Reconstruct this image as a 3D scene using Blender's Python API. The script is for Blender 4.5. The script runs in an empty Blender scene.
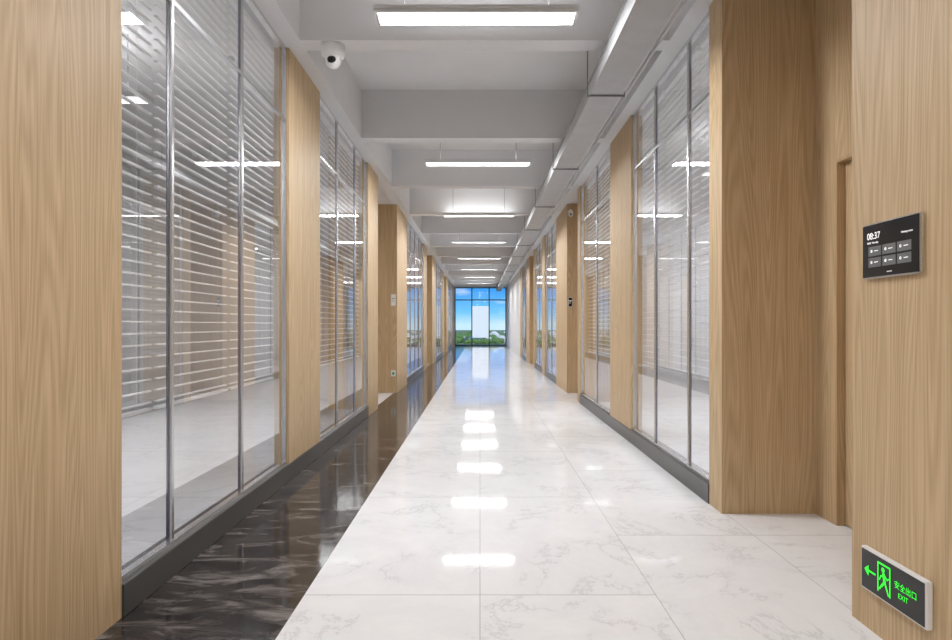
import bpy, bmesh, math, random
from mathutils import Matrix, Vector
random.seed(4)
sc = bpy.context.scene
sc.view_settings.view_transform = 'Standard'
sc.view_settings.exposure = 0.0

# ------------------------------------------------------------------ materials
def new_mat(name):
    m = bpy.data.materials.new(name); m.use_nodes = True
    nt = m.node_tree
    return m, nt, nt.nodes, nt.links, nt.nodes['Principled BSDF']

def pmat(name, col, rough=0.5, metal=0.0, emit=None, es=0.0, var=0.0, scale=8.0):
    m, nt, N, L, b = new_mat(name)
    b.inputs['Roughness'].default_value = rough
    b.inputs['Metallic'].default_value = metal
    b.inputs['Base Color'].default_value = (*col, 1)
    if var > 0:
        g = N.new('ShaderNodeNewGeometry')
        n = N.new('ShaderNodeTexNoise'); n.inputs['Scale'].default_value = scale
        n.inputs['Detail'].default_value = 5
        L.new(g.outputs['Position'], n.inputs['Vector'])
        r = N.new('ShaderNodeValToRGB')
        r.color_ramp.elements[0].position = .3; r.color_ramp.elements[1].position = .7
        r.color_ramp.elements[0].color = (*[c*(1-var) for c in col], 1)
        r.color_ramp.elements[1].color = (*[min(1, c*(1+var)) for c in col], 1)
        L.new(n.outputs['Fac'], r.inputs['Fac']); L.new(r.outputs['Color'], b.inputs['Base Color'])
    if emit:
        b.inputs['Emission Color'].default_value = (*emit, 1)
        b.inputs['Emission Strength'].default_value = es
    return m

def math_node(N, L, op, a, b=None, c=None):
    n = N.new('ShaderNodeMath'); n.operation = op
    for i, v in enumerate((a, b, c)):
        if v is None: continue
        if isinstance(v, (int, float)): n.inputs[i].default_value = v
        else: L.new(v, n.inputs[i])
    return n.outputs[0]

def wood_mat(name, c_lo, c_hi, off=0.0):
    m, nt, N, L, b = new_mat(name)
    g = N.new('ShaderNodeNewGeometry')
    def stretched(sx, sz, o):
        mp = N.new('ShaderNodeMapping'); mp.inputs['Scale'].default_value = (sx, sx, sz)
        mp.inputs['Location'].default_value = (o, o*1.7, o*.3)
        L.new(g.outputs['Position'], mp.inputs['Vector']); return mp.outputs[0]
    n1 = N.new('ShaderNodeTexNoise'); n1.inputs['Scale'].default_value = 1; n1.inputs['Detail'].default_value = 1.5
    n1.inputs['Distortion'].default_value = .2
    L.new(stretched(4.2, .26, off), n1.inputs['Vector'])
    s = math_node(N, L, 'SINE', math_node(N, L, 'MULTIPLY', n1.outputs['Fac'], 190.0))
    s = math_node(N, L, 'MULTIPLY_ADD', s, .5, .5)
    n2 = N.new('ShaderNodeTexNoise'); n2.inputs['Scale'].default_value = 1; n2.inputs['Detail'].default_value = 4
    L.new(stretched(170, 2.2, off), n2.inputs['Vector'])
    n3 = N.new('ShaderNodeTexNoise'); n3.inputs['Scale'].default_value = 1; n3.inputs['Detail'].default_value = 2
    L.new(stretched(22, .25, off+4), n3.inputs['Vector'])
    v = math_node(N, L, 'MULTIPLY', s, .20)
    v = math_node(N, L, 'MULTIPLY_ADD', n2.outputs['Fac'], .75, v)
    v = math_node(N, L, 'MULTIPLY_ADD', n3.outputs['Fac'], .35, v)
    r = N.new('ShaderNodeValToRGB')
    r.color_ramp.elements[0].position = .32; r.color_ramp.elements[1].position = .95
    r.color_ramp.elements[0].color = (*c_lo, 1); r.color_ramp.elements[1].color = (*c_hi, 1)
    L.new(v, r.inputs['Fac']); L.new(r.outputs['Color'], b.inputs['Base Color'])
    b.inputs['Roughness'].default_value = .5
    b.inputs['Specular IOR Level'].default_value = .3
    bp = N.new('ShaderNodeBump'); bp.inputs['Strength'].default_value = .08; bp.inputs['Distance'].default_value = .002
    L.new(n2.outputs['Fac'], bp.inputs['Height']); L.new(bp.outputs[0], b.inputs['Normal'])
    return m

WOOD = wood_mat('oak_veneer', (.40, .272, .142), (.69, .52, .325))
WOOD2 = wood_mat('oak_veneer_door', (.38, .255, .13), (.65, .48, .295), 3.3)
PAINT = pmat('ceiling_paint', (.78, .78, .785), .8, var=.02, scale=2)
BEAM = pmat('beam_paint', (.72, .72, .73), .75, var=.02, scale=2)
WHITEP = pmat('white_wall_paint', (.80, .80, .81), .7, var=.02, scale=3)
ROOMP = pmat('room_wall_paint', (.70, .695, .695), .8, var=.04, scale=1.5)
CHROME = pmat('brushed_aluminium', (.72, .73, .75), .25, 1.0)
DARKM = pmat('dark_anodised_metal', (.02, .03, .10), .3, .4)
BASEM = pmat('plinth_metal', (.13, .128, .125), .35, .6)
SLAT = pmat('blind_slat_white', (.95, .95, .95), .4)
TRAY = pmat('galvanised_tray', (.42, .425, .435), .5, .2, var=.05, scale=6)
ROD = pmat('steel_rod', (.25, .25, .26), .4, .8)
HOUSE = pmat('white_powder_coat', (.66, .66, .67), .4)
PLASTIC = pmat('white_plastic', (.85, .85, .85), .3)
BLACKG = pmat('black_glass', (.012, .012, .014), .12)
LENS = pmat('camera_lens', (.01, .01, .012), .05)
GREYB = pmat('ui_button_grey', (.10, .10, .105), .4, emit=(.4, .4, .42), es=.08)
UIW = pmat('ui_text_white', (.9, .9, .9), .4, emit=(1, 1, 1), es=.7)
GREEN = pmat('exit_green', (.02, .7, .04), .4, emit=(.02, 1, .02), es=.8)
DIFFUSER = pmat('led_diffuser', (.95, .95, .95), .5, emit=(1, 1, 1), es=1.6)

def mirror_glass(name, tint, lo, hi):
    G = bpy.data.materials.new(name); G.use_nodes = True
    N = G.node_tree.nodes; L = G.node_tree.links; N.clear()
    o = N.new('ShaderNodeOutputMaterial')
    tr = N.new('ShaderNodeBsdfTransparent'); tr.inputs[0].default_value = (*tint, 1)
    gl = N.new('ShaderNodeBsdfGlossy'); gl.inputs['Color'].default_value = (.97, .97, .98, 1); gl.inputs['Roughness'].default_value = .008
    lw = N.new('ShaderNodeLayerWeight'); lw.inputs[0].default_value = .35
    mr = N.new('ShaderNodeMapRange'); mr.inputs[3].default_value = lo; mr.inputs[4].default_value = hi
    L.new(lw.outputs['Facing'], mr.inputs[0])
    mx = N.new('ShaderNodeMixShader'); L.new(mr.outputs[0], mx.inputs[0]); L.new(tr.outputs[0], mx.inputs[1]); L.new(gl.outputs[0], mx.inputs[2])
    L.new(mx.outputs[0], o.inputs[0]); return G
GLASS = mirror_glass('partition_glass', (.95, .955, .97), .10, .68)
EXG = mirror_glass('exterior_glass', (.92, .96, 1), .04, .5)

# floor
TW, TL = .814, 1.67
def floor_mat():
    m, nt, N, L, b = new_mat('polished_marble_floor')
    g = N.new('ShaderNodeNewGeometry'); sp = N.new('ShaderNodeSeparateXYZ'); L.new(g.outputs['Position'], sp.inputs[0])
    X, Y = sp.outputs[0], sp.outputs[1]
    M = lambda op, a, b=None, c=None: math_node(N, L, op, a, b, c)
    col = M('FLOOR', M('DIVIDE', X, TW))
    third = M('MULTIPLY', M('GREATER_THAN', X, TW), TL/2)
    ys = M('ADD', M('SUBTRACT', Y, 2.94), third)
    fy = M('ABSOLUTE', M('SUBTRACT', M('FRACT', M('ADD', M('DIVIDE', ys, TL), 50.5)), .5))
    fy = M('MULTIPLY', fy, TL)
    fx = M('ABSOLUTE', M('SUBTRACT', M('FRACT', M('ADD', M('DIVIDE', X, TW), 50.5)), .5))
    fx = M('MULTIPLY', fx, TW)
    seam = M('MAXIMUM', M('LESS_THAN', fx, .0018), M('LESS_THAN', fy, .0030))
    dark = M('MULTIPLY', M('LESS_THAN', X, -TW), M('GREATER_THAN', X, -1.59))
    row = M('FLOOR', M('DIVIDE', ys, TL))
    cmb = N.new('ShaderNodeCombineXYZ'); L.new(M('MULTIPLY', col, 3.7), cmb.inputs[0]); L.new(M('MULTIPLY', row, 5.3), cmb.inputs[1])
    va = N.new('ShaderNodeVectorMath'); va.operation = 'ADD'; L.new(g.outputs['Position'], va.inputs[0]); L.new(cmb.outputs[0], va.inputs[1])
    n = N.new('ShaderNodeTexNoise'); n.inputs['Scale'].default_value = 1.5; n.inputs['Detail'].default_value = 10; n.inputs['Roughness'].default_value = .7; n.inputs['Distortion'].default_value = .5
    L.new(va.outputs[0], n.inputs['Vector'])
    vein = M('ABSOLUTE', M('SUBTRACT', n.outputs['Fac'], .5))
    nm = N.new('ShaderNodeTexNoise'); nm.inputs['Scale'].default_value = 2.2; nm.inputs['Detail'].default_value = 2
    L.new(va.outputs[0], nm.inputs['Vector'])
    vein = M('ADD', vein, M('MULTIPLY', M('MAXIMUM', M('SUBTRACT', nm.outputs['Fac'], .48), 0), .2))
    r = N.new('ShaderNodeValToRGB'); e = r.color_ramp.elements
    e[0].position = 0; e[0].color = (.62, .62, .64, 1); e[1].position = .014; e[1].color = (.76, .76, .78, 1)
    x = e.new(.16); x.color = (.81, .81, .825, 1)
    L.new(vein, r.inputs['Fac'])
    mp = N.new('ShaderNodeMapping'); mp.inputs['Rotation'].default_value = (0, 0, -.7); mp.inputs['Scale'].default_value = (1.4, 4.2, 1)
    L.new(g.outputs['Position'], mp.inputs['Vector'])
    n2 = N.new('ShaderNodeTexNoise'); n2.inputs['Scale'].default_value = 2.0; n2.inputs['Detail'].default_value = 9; n2.inputs['Roughness'].default_value = .67; n2.inputs['Distortion'].default_value = .8
    L.new(mp.outputs[0], n2.inputs['Vector'])
    r2 = N.new('ShaderNodeValToRGB'); e = r2.color_ramp.elements
    e[0].position = .39; e[0].color = (.012, .010, .011, 1); e[1].position = .54; e[1].color = (.05, .042, .039, 1)
    x = e.new(.66); x.color = (.19, .172, .163, 1)
    L.new(n2.outputs['Fac'], r2.inputs['Fac'])
    mx = N.new('ShaderNodeMix'); mx.data_type = 'RGBA'
    L.new(dark, mx.inputs[0]); L.new(r.outputs[0], mx.inputs[6]); L.new(r2.outputs[0], mx.inputs[7])
    m2 = N.new('ShaderNodeMix'); m2.data_type = 'RGBA'; m2.inputs[7].default_value = (.45, .44, .44, 1)
    L.new(M('MULTIPLY', seam, M('SUBTRACT', 1.0, dark)), m2.inputs[0]); L.new(mx.outputs[2], m2.inputs[6])
    L.new(m2.outputs[2], b.inputs['Base Color'])
    L.new(M('MULTIPLY_ADD', dark, .05, .05), b.inputs['Roughness'])
    b.inputs['IOR'].default_value = 1.45
    L.new(M('MULTIPLY_ADD', dark, .21, .05), b.inputs['Specular IOR Level'])
    n3 = N.new('ShaderNodeTexNoise'); n3.inputs['Scale'].default_value = 9; n3.inputs['Detail'].default_value = 1
    L.new(g.outputs['Position'], n3.inputs['Vector'])
    bp = N.new('ShaderNodeBump'); bp.inputs['Distance'].default_value = .01
    L.new(M('MULTIPLY', dark, .10), bp.inputs['Strength'])
    L.new(n3.outputs['Fac'], bp.inputs['Height']); L.new(bp.outputs[0], b.inputs['Normal'])
    return m
FLOOR = floor_mat()

# ------------------------------------------------------------------ mesh builder
class MB:
    def __init__(s, name): s.name = name; s.bm = bmesh.new(); s.mats = []
    def mi(s, mat):
        if mat not in s.mats: s.mats.append(mat)
        return s.mats.index(mat)
    def box(s, x0, x1, y0, y1, z0, z1, mat, bev=0):
        if x0 > x1: x0, x1 = x1, x0
        if y0 > y1: y0, y1 = y1, y0
        M = Matrix.Translation(((x0+x1)/2, (y0+y1)/2, (z0+z1)/2)) @ Matrix.Diagonal((x1-x0, y1-y0, z1-z0, 1))
        r = bmesh.ops.create_cube(s.bm, size=1, matrix=M)
        k = s.mi(mat); fs = set(f for v in r['verts'] for f in v.link_faces)
        for f in fs: f.material_index = k
        if bev:
            es = list(set(e for f in fs for e in f.edges))
            rr = bmesh.ops.bevel(s.bm, geom=es, offset=bev, segments=2, affect='EDGES')
            for f in rr['faces']: f.material_index = k
    def cyl(s, p0, p1, r, mat, seg=12, r2=None):
        p0 = Vector(p0); p1 = Vector(p1); d = p1-p0
        q = d.to_track_quat('Z', 'Y').to_matrix().to_4x4()
        rr = bmesh.ops.create_cone(s.bm, cap_ends=True, segments=seg, radius1=r, radius2=r if r2 is None else r2, depth=d.length, matrix=Matrix.Translation((p0+p1)/2) @ q)
        k = s.mi(mat)
        for f in set(f for v in rr['verts'] for f in v.link_faces): f.material_index = k; f.smooth = len(f.verts) == 4
    def lathe(s, c, prof, mat, seg=32, M=None):
        k = s.mi(mat); rings = []
        for (r, z) in prof:
            ring = []
            for i in range(seg):
                a = 2*math.pi*i/seg
                p = Vector((r*math.cos(a), r*math.sin(a), z))
                if M: p = M @ p
                ring.append(s.bm.verts.new(p+Vector(c)))
            rings.append(ring)
        for a, b in zip(rings, rings[1:]):
            for i in range(seg):
                f = s.bm.faces.new((a[i], a[(i+1) % seg], b[(i+1) % seg], b[i])); f.material_index = k; f.smooth = True
    def quad(s, pts, mat):
        f = s.bm.faces.new([s.bm.verts.new(p) for p in pts]); f.material_index = s.mi(mat)
    def done(s, parent=None, recalc=True, name=None):
        if recalc: bmesh.ops.recalc_face_normals(s.bm, faces=s.bm.faces[:])
        vs = [v.co for v in s.bm.verts]
        c = Vector([(min(v[i] for v in vs)+max(v[i] for v in vs))/2 for i in range(3)])
        for v in s.bm.verts: v.co -= c
        me = bpy.data.meshes.new(s.name); s.bm.to_mesh(me); s.bm.free()
        for m in s.mats: me.materials.append(m)
        ob = bpy.data.objects.new(s.name, me); ob.location = c; sc.collection.objects.link(ob)
        if parent:
            ob.parent = parent; ob.location = c - parent.location
        return ob

def empty(name, loc=(0, 0, 0)):
    e = bpy.data.objects.new(name, None); e.location = loc; e.empty_display_size = .2
    sc.collection.objects.link(e); return e

# ------------------------------------------------------------------ dimensions
H_EYE = 1.25
HB = 3.475      # underside of beams
HS = 4.05       # slab
YB, YE = -2.5, 37.7
XL, XR = -1.53, 1.60
ROOMX = 5.8

b = MB('floor'); b.box(-ROOMX-.1, ROOMX+.1, YB-.1, YE+.15, -.12, 0, FLOOR); b.done()
b = MB('ceiling'); b.box(-ROOMX-.1, ROOMX+.1, YB-.1, YE+.15, HS, HS+.15, PAINT); b.done()
b = MB('wall_room_left'); b.box(-ROOMX-.1, -ROOMX, YB-.1, YE+.15, 0, HS, ROOMP); b.done()
b = MB('wall_room_right'); b.box(ROOMX, ROOMX+.1, YB-.1, YE+.15, 0, HS, ROOMP); b.done()
b = MB('wall_back'); b.box(-ROOMX, ROOMX, YB-.1, YB, 0, HS, ROOMP); b.done()
b = MB('wall_end')
b.box(-ROOMX, XL+.02, YE, YE+.15, 0, HS, WHITEP); b.box(XR-.03, ROOMX, YE, YE+.15, 0, HS, WHITEP)
b.box(XL+.02, XR-.03, YE, YE+.15, 3.50, HS, WHITEP); b.done()

left = [('wood', -2.5, 2.71), ('glass', 2.71, 5.09, [3.22, 4.17]), ('wood', 5.09, 6.07), ('glass', 6.07, 8.67, [6.95, 7.95]),
        ('wood', 8.67, 9.52), ('alcove', 9.52, 11.7), ('wood', 11.7, 13.3), ('glass', 13.3, 17.3, [14.3, 15.3, 16.3]),
        ('wood', 17.3, 18.3), ('alcove', 18.3, 20.3), ('wood', 20.3, 22), ('glass', 22, 26, [23, 24, 25]),
        ('wood', 26, 27), ('alcove', 27, 29), ('wood', 29, 30.6), ('glass', 30.6, 34.6, [31.6, 32.6, 33.6]), ('wood', 34.6, 37.7)]
right = [('wood', -2.5, 2.73), ('alcove', 2.73, 4.20), ('wood', 4.20, 4.43), ('glass', 4.43, 6.73, [4.98, 5.93]),
         ('wood', 6.73, 7.80), ('glass', 7.80, 10.15, [8.9]), ('wood', 10.15, 10.4), ('alcove', 10.4, 11.67), ('wood', 11.67, 13.35),
         ('glass', 13.35, 15.7, [14.5]), ('wood', 15.7, 16.4), ('glass', 16.4, 18.6, [17.5]), ('wood', 18.6, 19.0),
         ('alcove', 19.0, 20.5), ('wood', 20.5, 22), ('glass', 22, 24.4, [23.2]), ('wood', 24.4, 25.4), ('white', 25.4, 37.7)]

wn = 0; dn = 0
SLATZ0, SLATDZ = .86, .058
def glass_section(sx, px, y0, y1, mulls):
    global wn
    wn += 1
    gx = px + sx*.040
    e = empty('window_%d' % wn, (gx, (y0+y1)/2, 0))
    f = MB('frame')
    f.box(px+sx*.02, px+sx*.06, y0, y1, .14, .16, CHROME)
    f.box(px+sx*.02, px+sx*.06, y0, y1, HB-.03, HB, CHROME)
    f.box(px+sx*.03, px+sx*.055, y0, y1, 2.885, 2.91, CHROME)
    f.box(px+sx*.02, px+sx*.055, y0, y0+.018, .14, HB, CHROME)
    f.box(px+sx*.02, px+sx*.055, y1-.018, y1, .14, HB, CHROME)
    for i, m in enumerate(mulls):
        f.box(px+sx*.028, px+sx*.039, m-.012, m+.012, .14, HB, CHROME)
        f.box(px+sx*.041, px+sx*.056, m-.014, m+.014, .14, HB, DARKM)
    f.done(e)
    g = MB('glass_pane')
    g.quad([(gx, y0, .15), (gx, y1, .15), (gx, y1, HB), (gx, y0, HB)], GLASS); g.done(e, recalc=False)
    edges = [y0]+mulls+[y1]
    bl = MB('venetian_blind')
    bx = px+sx*.13
    for a, c in zip(edges, edges[1:]):
        a += .03; c -= .03
        z = SLATZ0
        while z < HB-.08:
            bl.box(bx-.0095, bx+.0095, a, c, z-.0038, z+.0038, SLAT)
            z += SLATDZ
        bl.box(bx-.014, bx+.014, a, c, SLATZ0-.04, SLATZ0-.025, SLAT)
        bl.box(bx-.02, bx+.02, a, c, HB-.06, HB-.02, SLAT)
        for q in (a+.12, c-.12):
            bl.cyl((bx, q, SLATZ0-.03), (bx, q, HB-.05), .0012, SLAT, 5)
    bl.done(e)

def door(sx, bxp, y0, y1):
    global dn
    dn += 1
    a = y0+.23; c = y1-.23; ht = 2.28
    e = empty('door_%d' % dn, (bxp, (y0+y1)/2, 0))
    d = MB('frame')
    d.box(bxp+sx*.001, bxp+sx*.09, a, a+.02, 0, ht, WOOD2)
    d.box(bxp+sx*.001, bxp+sx*.09, c-.02, c, 0, ht, WOOD2)
    d.box(bxp+sx*.001, bxp+sx*.09, a+.0201, c-.0201, ht-.02, ht, WOOD2)
    d.done(e)
    d = MB('leaf')
    d.box(bxp+sx*.05, bxp+sx*.09, a+.023, c-.023, .008, ht-.023, WOOD, .003)
    d.done(e)
    d = MB('recessed_pull')
    d.box(bxp+sx*.047, bxp+sx*.0499, a+.10, a+.125, .95, 1.15, CHROME, .001)
    d.done(e)
    return a, c, ht

def build_side(name, sx, px, segs):
    w = MB(name)
    AD = .62
    for s in segs:
        t, y0, y1 = s[:3]
        if t == 'wood':
            w.box(px, px+sx*.12, y0, y1, 0, HS if y0 < 0 else HB, WOOD)
        elif t == 'white':
            w.box(px, px+sx*.12, y0, y1, 0, HB, WHITEP)
        elif t == 'glass':
            w.box(px+sx*.005, px+sx*.12, y0, y1, 0, .14, BASEM)
            glass_section(sx, px, y0, y1, s[3])
        elif t == 'alcove':
            bx = px+sx*AD
            w.box(px+sx*.12, bx+sx*.1, y0-.1, y0, 0, HS, WOOD)
            w.box(px+sx*.12, bx+sx*.1, y1, y1+.1, 0, HS, WOOD)
            a, c, ht = door(sx, bx, y0, y1)
            w.box(bx, bx+sx*.1, y0, a, 0, HS, WOOD)
            w.box(bx, bx+sx*.1, c, y1, 0, HS, WOOD)
            w.box(bx, bx+sx*.1, a, c, ht, HS, WOOD)
            w.box(px+sx*.12, bx, y0, y1, HB, HB+.03, PAINT)
            w.box(bx+sx*.1, sx*ROOMX, (y0+y1)/2-.05, (y0+y1)/2+.05, 0, HS, ROOMP)
    w.box(px-sx*.12, px+sx*.14, 2.735, YE, HB, HS, BEAM)
    return w.done()
build_side('wall_left', -1, XL, left)
build_side('wall_right', 1, XR, right)

b = MB('baseboard_left'); b.box(XL+.008, XL-.03, 2.71, 8.67, 0, .14, BASEM, .003); b.done()
b = MB('baseboard_right'); b.box(XR-.008, XR+.03, 4.43, 10.15, 0, .14, BASEM, .003); b.done()

b = MB('ceiling_beams'); beams = []
y = 4.96-2.6
while y < YE-.5:
    b.box(XL+.12, XR-.12, y, y+.19, HB, HS, BEAM); beams.append(y); y += 2.6
b.done()

def pendant(x, y0, ln=1.42, wd=.22, power=62, up=4.0):
    e = empty('linear_pendant_light', (x, y0+wd/2, 3.44))
    h = MB('housing')
    h.box(x-ln/2, x+ln/2, y0, y0+wd, 3.432, 3.465, HOUSE, .003)
    h.box(x-ln/2, x+ln/2, y0, y0+.02, 3.416, 3.4318, HOUSE); h.box(x-ln/2, x+ln/2, y0+wd-.02, y0+wd, 3.416, 3.4318, HOUSE)
    h.box(x-ln/2, x-ln/2+.02, y0+.0202, y0+wd-.0202, 3.416, 3.4318, HOUSE); h.box(x+ln/2-.02, x+ln/2, y0+.0202, y0+wd-.0202, 3.416, 3.4318, HOUSE)
    h.done(e)
    d = MB('diffuser'); d.box(x-ln/2+.021, x+ln/2-.021, y0+.021, y0+wd-.021, 3.426, 3.4315, DIFFUSER); d.done(e)
    r = MB('suspension_rods'); yc = y0+wd/2
    top = HS
    for yb in beams:
        if abs(x) < 1.4 and yb-.01 < yc < yb+.2: top = HB
    for xx in (x-ln*.36, x+ln*.36): r.cyl((xx, yc, 3.465), (xx, yc, top), .004, ROD, 8)
    r.done(e)
    for nm, pw, zz, rot in (('led_down', power, 3.420, 0), ('fill_up', up, 3.475, math.pi)):  # the upward lamp is added fill that brightens the ceiling
        if pw <= 0 or (rot and top < HS): continue
        l = bpy.data.lights.new(nm, 'AREA'); l.shape = 'RECTANGLE'; l.size = ln-.05; l.size_y = wd-.05; l.energy = pw
        l.color = (.985, .99, 1)
        lo = bpy.data.objects.new(nm, l); sc.collection.objects.link(lo); lo.parent = e
        lo.location = (0, 0, zz-3.44); lo.rotation_euler = (rot, 0, 0)
for i in range(8):
    pendant(-.025, 4.38+4.06*i)
pendant(-.025, .32)
for sx in (-1, 1):
    for y in ((1.5, 6, 13.5, 17.5, 24.5, 32) if sx < 0 else (0.5, 6, 9, 14.5, 18, 24, 32)):
        pendant(sx*3.9, y, power=48, up=10)  # room pendants are added to brighten the rooms behind the glass

b = MB('cable_tray')
b.box(.96, 1.235, -1, YE-.1, 3.25, 3.254, TRAY)
b.box(.96, .964, -1, YE-.1, 3.2541, 3.37, TRAY); b.box(1.231, 1.235, -1, YE-.1, 3.2541, 3.37, TRAY)
b.box(.95, 1.245, -1, YE-.1, 3.3701, 3.376, TRAY)
y = .32
while y < YE-1:
    b.box(.93, 1.26, y-.01, y+.01, 3.235, 3.2499, ROD)
    for xx in (.935, 1.255): b.cyl((xx, y, 3.23), (xx, y, HS), .005, ROD, 8)
    y += 2.6
b.done()
b = MB('electrical_conduit')
for xx in (1.36, 1.40): b.cyl((xx, -1, 3.455), (xx, YE-.1, 3.455), .011, BEAM, 10)
b.done()

cx, cy = -1.17, 5.055
e = empty('dome_security_camera', (cx, cy, HB))
b = MB('housing'); b.lathe((cx, cy, HB), [(.001, 0), (.093, 0), (.095, -.012), (.095, -.06), (.088, -.085), (.070, -.098), (.066, -.098)], PLASTIC); b.done(e)
b = MB('shroud'); b.lathe((cx, cy, HB-.098), [(.066, 0), (.066, -.02), (.058, -.048), (.042, -.07), (.02, -.082), (.001, -.085)], PLASTIC); b.done(e)
b = MB('lens_window')
Mr = Matrix.Rotation(math.radians(62), 4, 'X')
b.lathe((cx, cy-.046, HB-.132), [(.034, 0), (.034, .014), (.026, .024), (.012, .029), (.001, .030)], LENS, 24, Mr); b.done(e)

def bullet(x, y, z, sx):
    b = MB('wall_security_camera')
    b.cyl((x, y, z), (x, y-.02, z), .045, PLASTIC, 20)
    b.cyl((x, y-.02, z), (x, y-.1, z-.03), .018, PLASTIC, 12)
    b.cyl((x, y-.07, z-.05), (x-sx*.03, y-.26, z-.09), .046, PLASTIC, 20)
    b.cyl((x-sx*.03, y-.26, z-.09), (x-sx*.031, y-.262, z-.0905), .022, LENS, 20)
    b.done()
bullet(1.66, 11.67, 3.33, 1)

# ------------------------------------------------------------------ signage
def frame_mat(kind, origin):
    m = Matrix(((0, 0, -1, 0), (-1, 0, 0, 0), (0, 1, 0, 0), (0, 0, 0, 1)))
    return Matrix.Translation(origin) @ m
def local_box(mb, M, u0, u1, v0, v1, w0, w1, mat, bev=0):
    ps = [M @ Vector((u, v, w)) for u in (u0, u1) for v in (v0, v1) for w in (w0, w1)]
    lo = [min(p[i] for p in ps) for i in range(3)]; hi = [max(p[i] for p in ps) for i in range(3)]
    mb.box(lo[0], hi[0], lo[1], hi[1], lo[2], hi[2], mat, bev)
def local_poly(mb, M, pts, w, mat):
    mb.quad([M @ Vector((u, v, w)) for u, v in pts], mat)
def thick(mb, M, a, b_, t, w, mat):
    a = Vector(a); b_ = Vector(b_); d = (b_-a).normalized(); n = Vector((-d.y, d.x))*t/2
    a = a-d*t*.25; b_ = b_+d*t*.25
    local_poly(mb, M, [(a-n)[:], (b_-n)[:], (b_+n)[:], (a+n)[:]], w, mat)
def disc(mb, M, c, r, w, mat):
    local_poly(mb, M, [(c[0]+r*math.cos(i*math.pi/8), c[1]+r*math.sin(i*math.pi/8)) for i in range(16)], w, mat)
def text(parent, M, s, u, v, w, size, mat, nm='text'):
    c = bpy.data.curves.new(nm, 'FONT'); c.body = s; c.size = size; c.extrude = 0.0002
    c.materials.append(mat)
    o = bpy.data.objects.new(nm, c); sc.collection.objects.link(o)
    o.parent = parent
    o.matrix_parent_inverse = Matrix.Identity(4)
    o.matrix_local = Matrix.Translation(-parent.location) @ (M @ Matrix.Translation((u, v, w)))
    return o

def exit_sign(origin, W=.385, H=.172, name='exit_sign'):
    M = frame_mat('R', origin)
    e = empty(name, origin)
    b = MB('case'); local_box(b, M, 0, W, 0, H, .0005, .024, PLASTIC, .003); b.done(e)
    b = MB('face'); local_box(b, M, .008, W-.008, .008, H-.008, .0242, .0262, BLACKG); b.done(e)
    b = MB('pictogram'); w = .0268; s = H/.175
    q = lambda *p: [(x*s, y*s) for x, y in p]
    local_poly(b, M, q((.028, .0875), (.056, .110), (.056, .065)), w, GREEN)
    thick(b, M, (.055*s, .0875*s), (.100*s, .0875*s), .008*s, w, GREEN)
    for a, c in (((.118, .032), (.118, .146)), ((.118, .146), (.192, .146)), ((.192, .146), (.192, .032))):
        thick(b, M, (a[0]*s, a[1]*s), (c[0]*s, c[1]*s), .007*s, w, GREEN)
    disc(b, M, (.150*s, .125*s), .010*s, w+.0001, GREEN)
    for i, (a, c, t) in enumerate((((.153, .110), (.160, .078), .015), ((.158, .106), (.136, .096), .007), ((.136, .096), (.128, .080), .006),
                    ((.158, .108), (.176, .094), .007), ((.176, .094), (.184, .102), .006),
                    ((.158, .078), (.142, .060), .010), ((.142, .060), (.128, .044), .008),
                    ((.162, .078), (.174, .056), .010), ((.174, .056), (.184, .036), .008))):
        thick(b, M, (a[0]*s, a[1]*s), (c[0]*s, c[1]*s), t*s, w+.0002+i*.00005, GREEN)
    b.done(e, recalc=False)
    text(e, M, '安全出口', .218*s, .088*s, w, .032*s, GREEN, 'lettering')
    text(e, M, 'EXIT', .240*s, .054*s, w, .028*s, GREEN, 'lettering_exit')
    return e
PX = XR
exit_sign((PX, 2.625, .170))

M = frame_mat('R', (PX, 2.625, 1.437)); e = empty('wall_touch_panel', (PX, 2.625, 1.437))
PW, PH = .345, .222
b = MB('bezel'); local_box(b, M, 0, PW, 0, PH, .0005, .018, CHROME, .004); b.done(e)
b = MB('screen'); local_box(b, M, .006, PW-.006, .006, PH-.006, .0182, .0202, BLACKG); b.done(e)
b = MB('buttons')
for r in range(2):
    for c in range(3):
        u = .045+c*.088; v = .045+r*.045
        local_box(b, M, u, u+.080, v, v+.038, .0203, .0208, GREYB)
        disc(b, M, (u+.02, v+.02), .006, .0211, UIW)
        local_box(b, M, u+.038, u+.062, v+.018, v+.021, .0209, .0211, UIW)
local_box(b, M, .16, .19, .020, .022, .0203, .0206, UIW)
b.done(e)
text(e, M, '08:37', .035, .158, .0206, .038, UIW, 'clock_text')
text(e, M, '10/24  Thursday', .035, .140, .0206, .011, UIW, 'date_text')
text(e, M, 'Meeting room', .245, .158, .0206, .011, UIW, 'label_text')

def small_sign(x, y, z, w, h, face, name):
    b = MB(name)
    b.box(x, x+w, y-.012, y-.0005, z, z+h, HOUSE, .002)
    b.box(x+.008, x+w-.008, y-.0135, y-.0121, z+.01, z+h-.01, face)
    b.box(x+.02, x+w-.02, y-.0145, y-.0136, z+h*.6, z+h*.66, UIW if face is BLACKG else GREYB)
    b.box(x+.02, x+w-.04, y-.0145, y-.0136, z+h*.4, z+h*.44, UIW if face is BLACKG else GREYB)
    b.done()
small_sign(-1.64, 11.7, 1.60, .09, .22, PLASTIC, 'door_number_sign')
small_sign(1.62, 11.67, 1.58, .08, .18, BLACKG, 'door_number_sign')
b = MB('exit_sign'); b.box(-1.64, -1.55, 11.675, 11.6995, .30, .42, HOUSE, .003); b.box(-1.63, -1.56, 11.673, 11.6745, .31, .41, PLASTIC)
b.box(-1.615, -1.575, 11.671, 11.6728, .335, .385, pmat('exit_green_dim', (.05, .35, .12), .5)); b.done()

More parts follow.
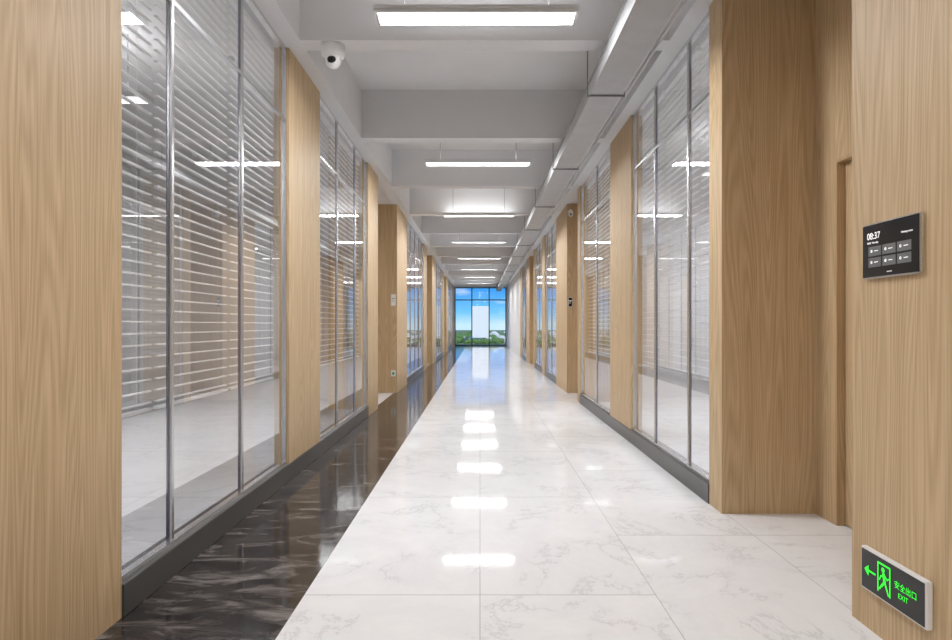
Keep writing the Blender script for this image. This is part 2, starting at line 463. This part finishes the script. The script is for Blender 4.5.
# ------------------------------------------------------------------ end window
e = empty('window_%d' % (wn+1), (0, YE, 0))
f = MB('frame')
x0, x1 = XL+.02, XR-.03
FR = pmat('window_frame_dark', (.03, .045, .07), .4, .4)
for xx in (x0+.03, x0+(x1-x0)/3, x0+2*(x1-x0)/3, x1-.03): f.box(xx-.03, xx+.03, YE+.01, YE+.09, 0, 3.5, FR)
for zz in (.04, 2.74, 3.46): f.box(x0, x1, YE+.012, YE+.088, zz-.03, zz+.03, FR)
f.done(e)
g = MB('glass_pane'); g.quad([(x0, YE+.05, 0), (x1, YE+.05, 0), (x1, YE+.05, 3.5), (x0, YE+.05, 3.5)], EXG); g.done(e, recalc=False)

GRASS = pmat('grass', (.16, .22, .09), .9, var=.4, scale=3)
LEAF = pmat('hedge_leaves', (.10, .20, .05), .7, var=.6, scale=14)
STONE = pmat('pale_stone', (.65, .66, .62), .8, var=.3, scale=6)
b = MB('ground_outside'); b.box(-60, 60, YE+.15, 160, -.3, -.05, GRASS); b.done()
b = MB('hedge')
for i in range(150):
    x = random.uniform(-5, 5); y = random.uniform(43.5, 50); r = random.uniform(.14, .3)+.03*(y-43.5)
    if y < 45.3 and r > .2: r = .2
    if 44.6 < y < 45.5: continue
    rr = bmesh.ops.create_icosphere(b.bm, subdivisions=3, radius=r, matrix=Matrix.Translation((x, y, -.05+r*.75)))
    k = b.mi(LEAF if random.random() < .7 else STONE)
    for v in rr['verts']: v.co += Vector((random.uniform(-1, 1), random.uniform(-1, 1), random.uniform(-1, 1)))*r*.14
    for ff in set(ff for v in rr['verts'] for ff in v.link_faces): ff.material_index = k
b.done()
b = MB('white_panel')  # stand-in panel for an unidentified white rectangle beyond the end glass
b.box(-.58, .62, 45.0, 45.06, .34, 2.58, PLASTIC, .01)
for xx in (-.45, .45): b.box(xx-.03, xx+.03, 45.01, 45.05, -.05, .34, CHROME)
b.done()

sun = bpy.data.lights.new('sun', 'SUN'); sun.energy = 3.5; sun.angle = .02
so = bpy.data.objects.new('sun', sun); sc.collection.objects.link(so); so.rotation_euler = (math.radians(50), 0, math.radians(15))

w = bpy.data.worlds.new('sky'); sc.world = w; w.use_nodes = True
N = w.node_tree.nodes; L = w.node_tree.links
bg = N['Background']
tc = N.new('ShaderNodeTexCoord'); sp = N.new('ShaderNodeSeparateXYZ'); L.new(tc.outputs['Generated'], sp.inputs[0])
r = N.new('ShaderNodeValToRGB'); el = r.color_ramp.elements
el[0].position = 0; el[0].color = (.60, .85, 1, 1)
el[1].position = 1; el[1].color = (.03, .14, .5, 1)
x = el.new(.02); x.color = (.18, .6, 1, 1)
x = el.new(.06); x.color = (.04, .32, .85, 1)
L.new(sp.outputs[2], r.inputs[0])
mp = N.new('ShaderNodeMapping'); mp.inputs['Scale'].default_value = (14, 14, 60); L.new(tc.outputs['Generated'], mp.inputs[0])
n = N.new('ShaderNodeTexNoise'); n.inputs['Scale'].default_value = 1; n.inputs['Detail'].default_value = 5; L.new(mp.outputs[0], n.inputs[0])
cr = N.new('ShaderNodeValToRGB'); cr.color_ramp.elements[0].position = .55; cr.color_ramp.elements[1].position = .8
L.new(n.outputs[0], cr.inputs[0])
mx = N.new('ShaderNodeMix'); mx.data_type = 'RGBA'; mx.inputs[7].default_value = (.8, .88, .97, 1)
L.new(cr.outputs[0], mx.inputs[0]); L.new(r.outputs[0], mx.inputs[6]); L.new(mx.outputs[2], bg.inputs[0])
bg.inputs[1].default_value = 1.1

cam = bpy.data.cameras.new('camera'); co = bpy.data.objects.new('camera', cam); sc.collection.objects.link(co)
cam.lens = 24; cam.sensor_width = 36; cam.clip_end = 500; cam.clip_start = .05
co.location = (0, 0, H_EYE); co.rotation_euler = (math.pi/2, 0, 0)
cam.shift_x = -4/952; cam.shift_y = 5/952
sc.camera = co
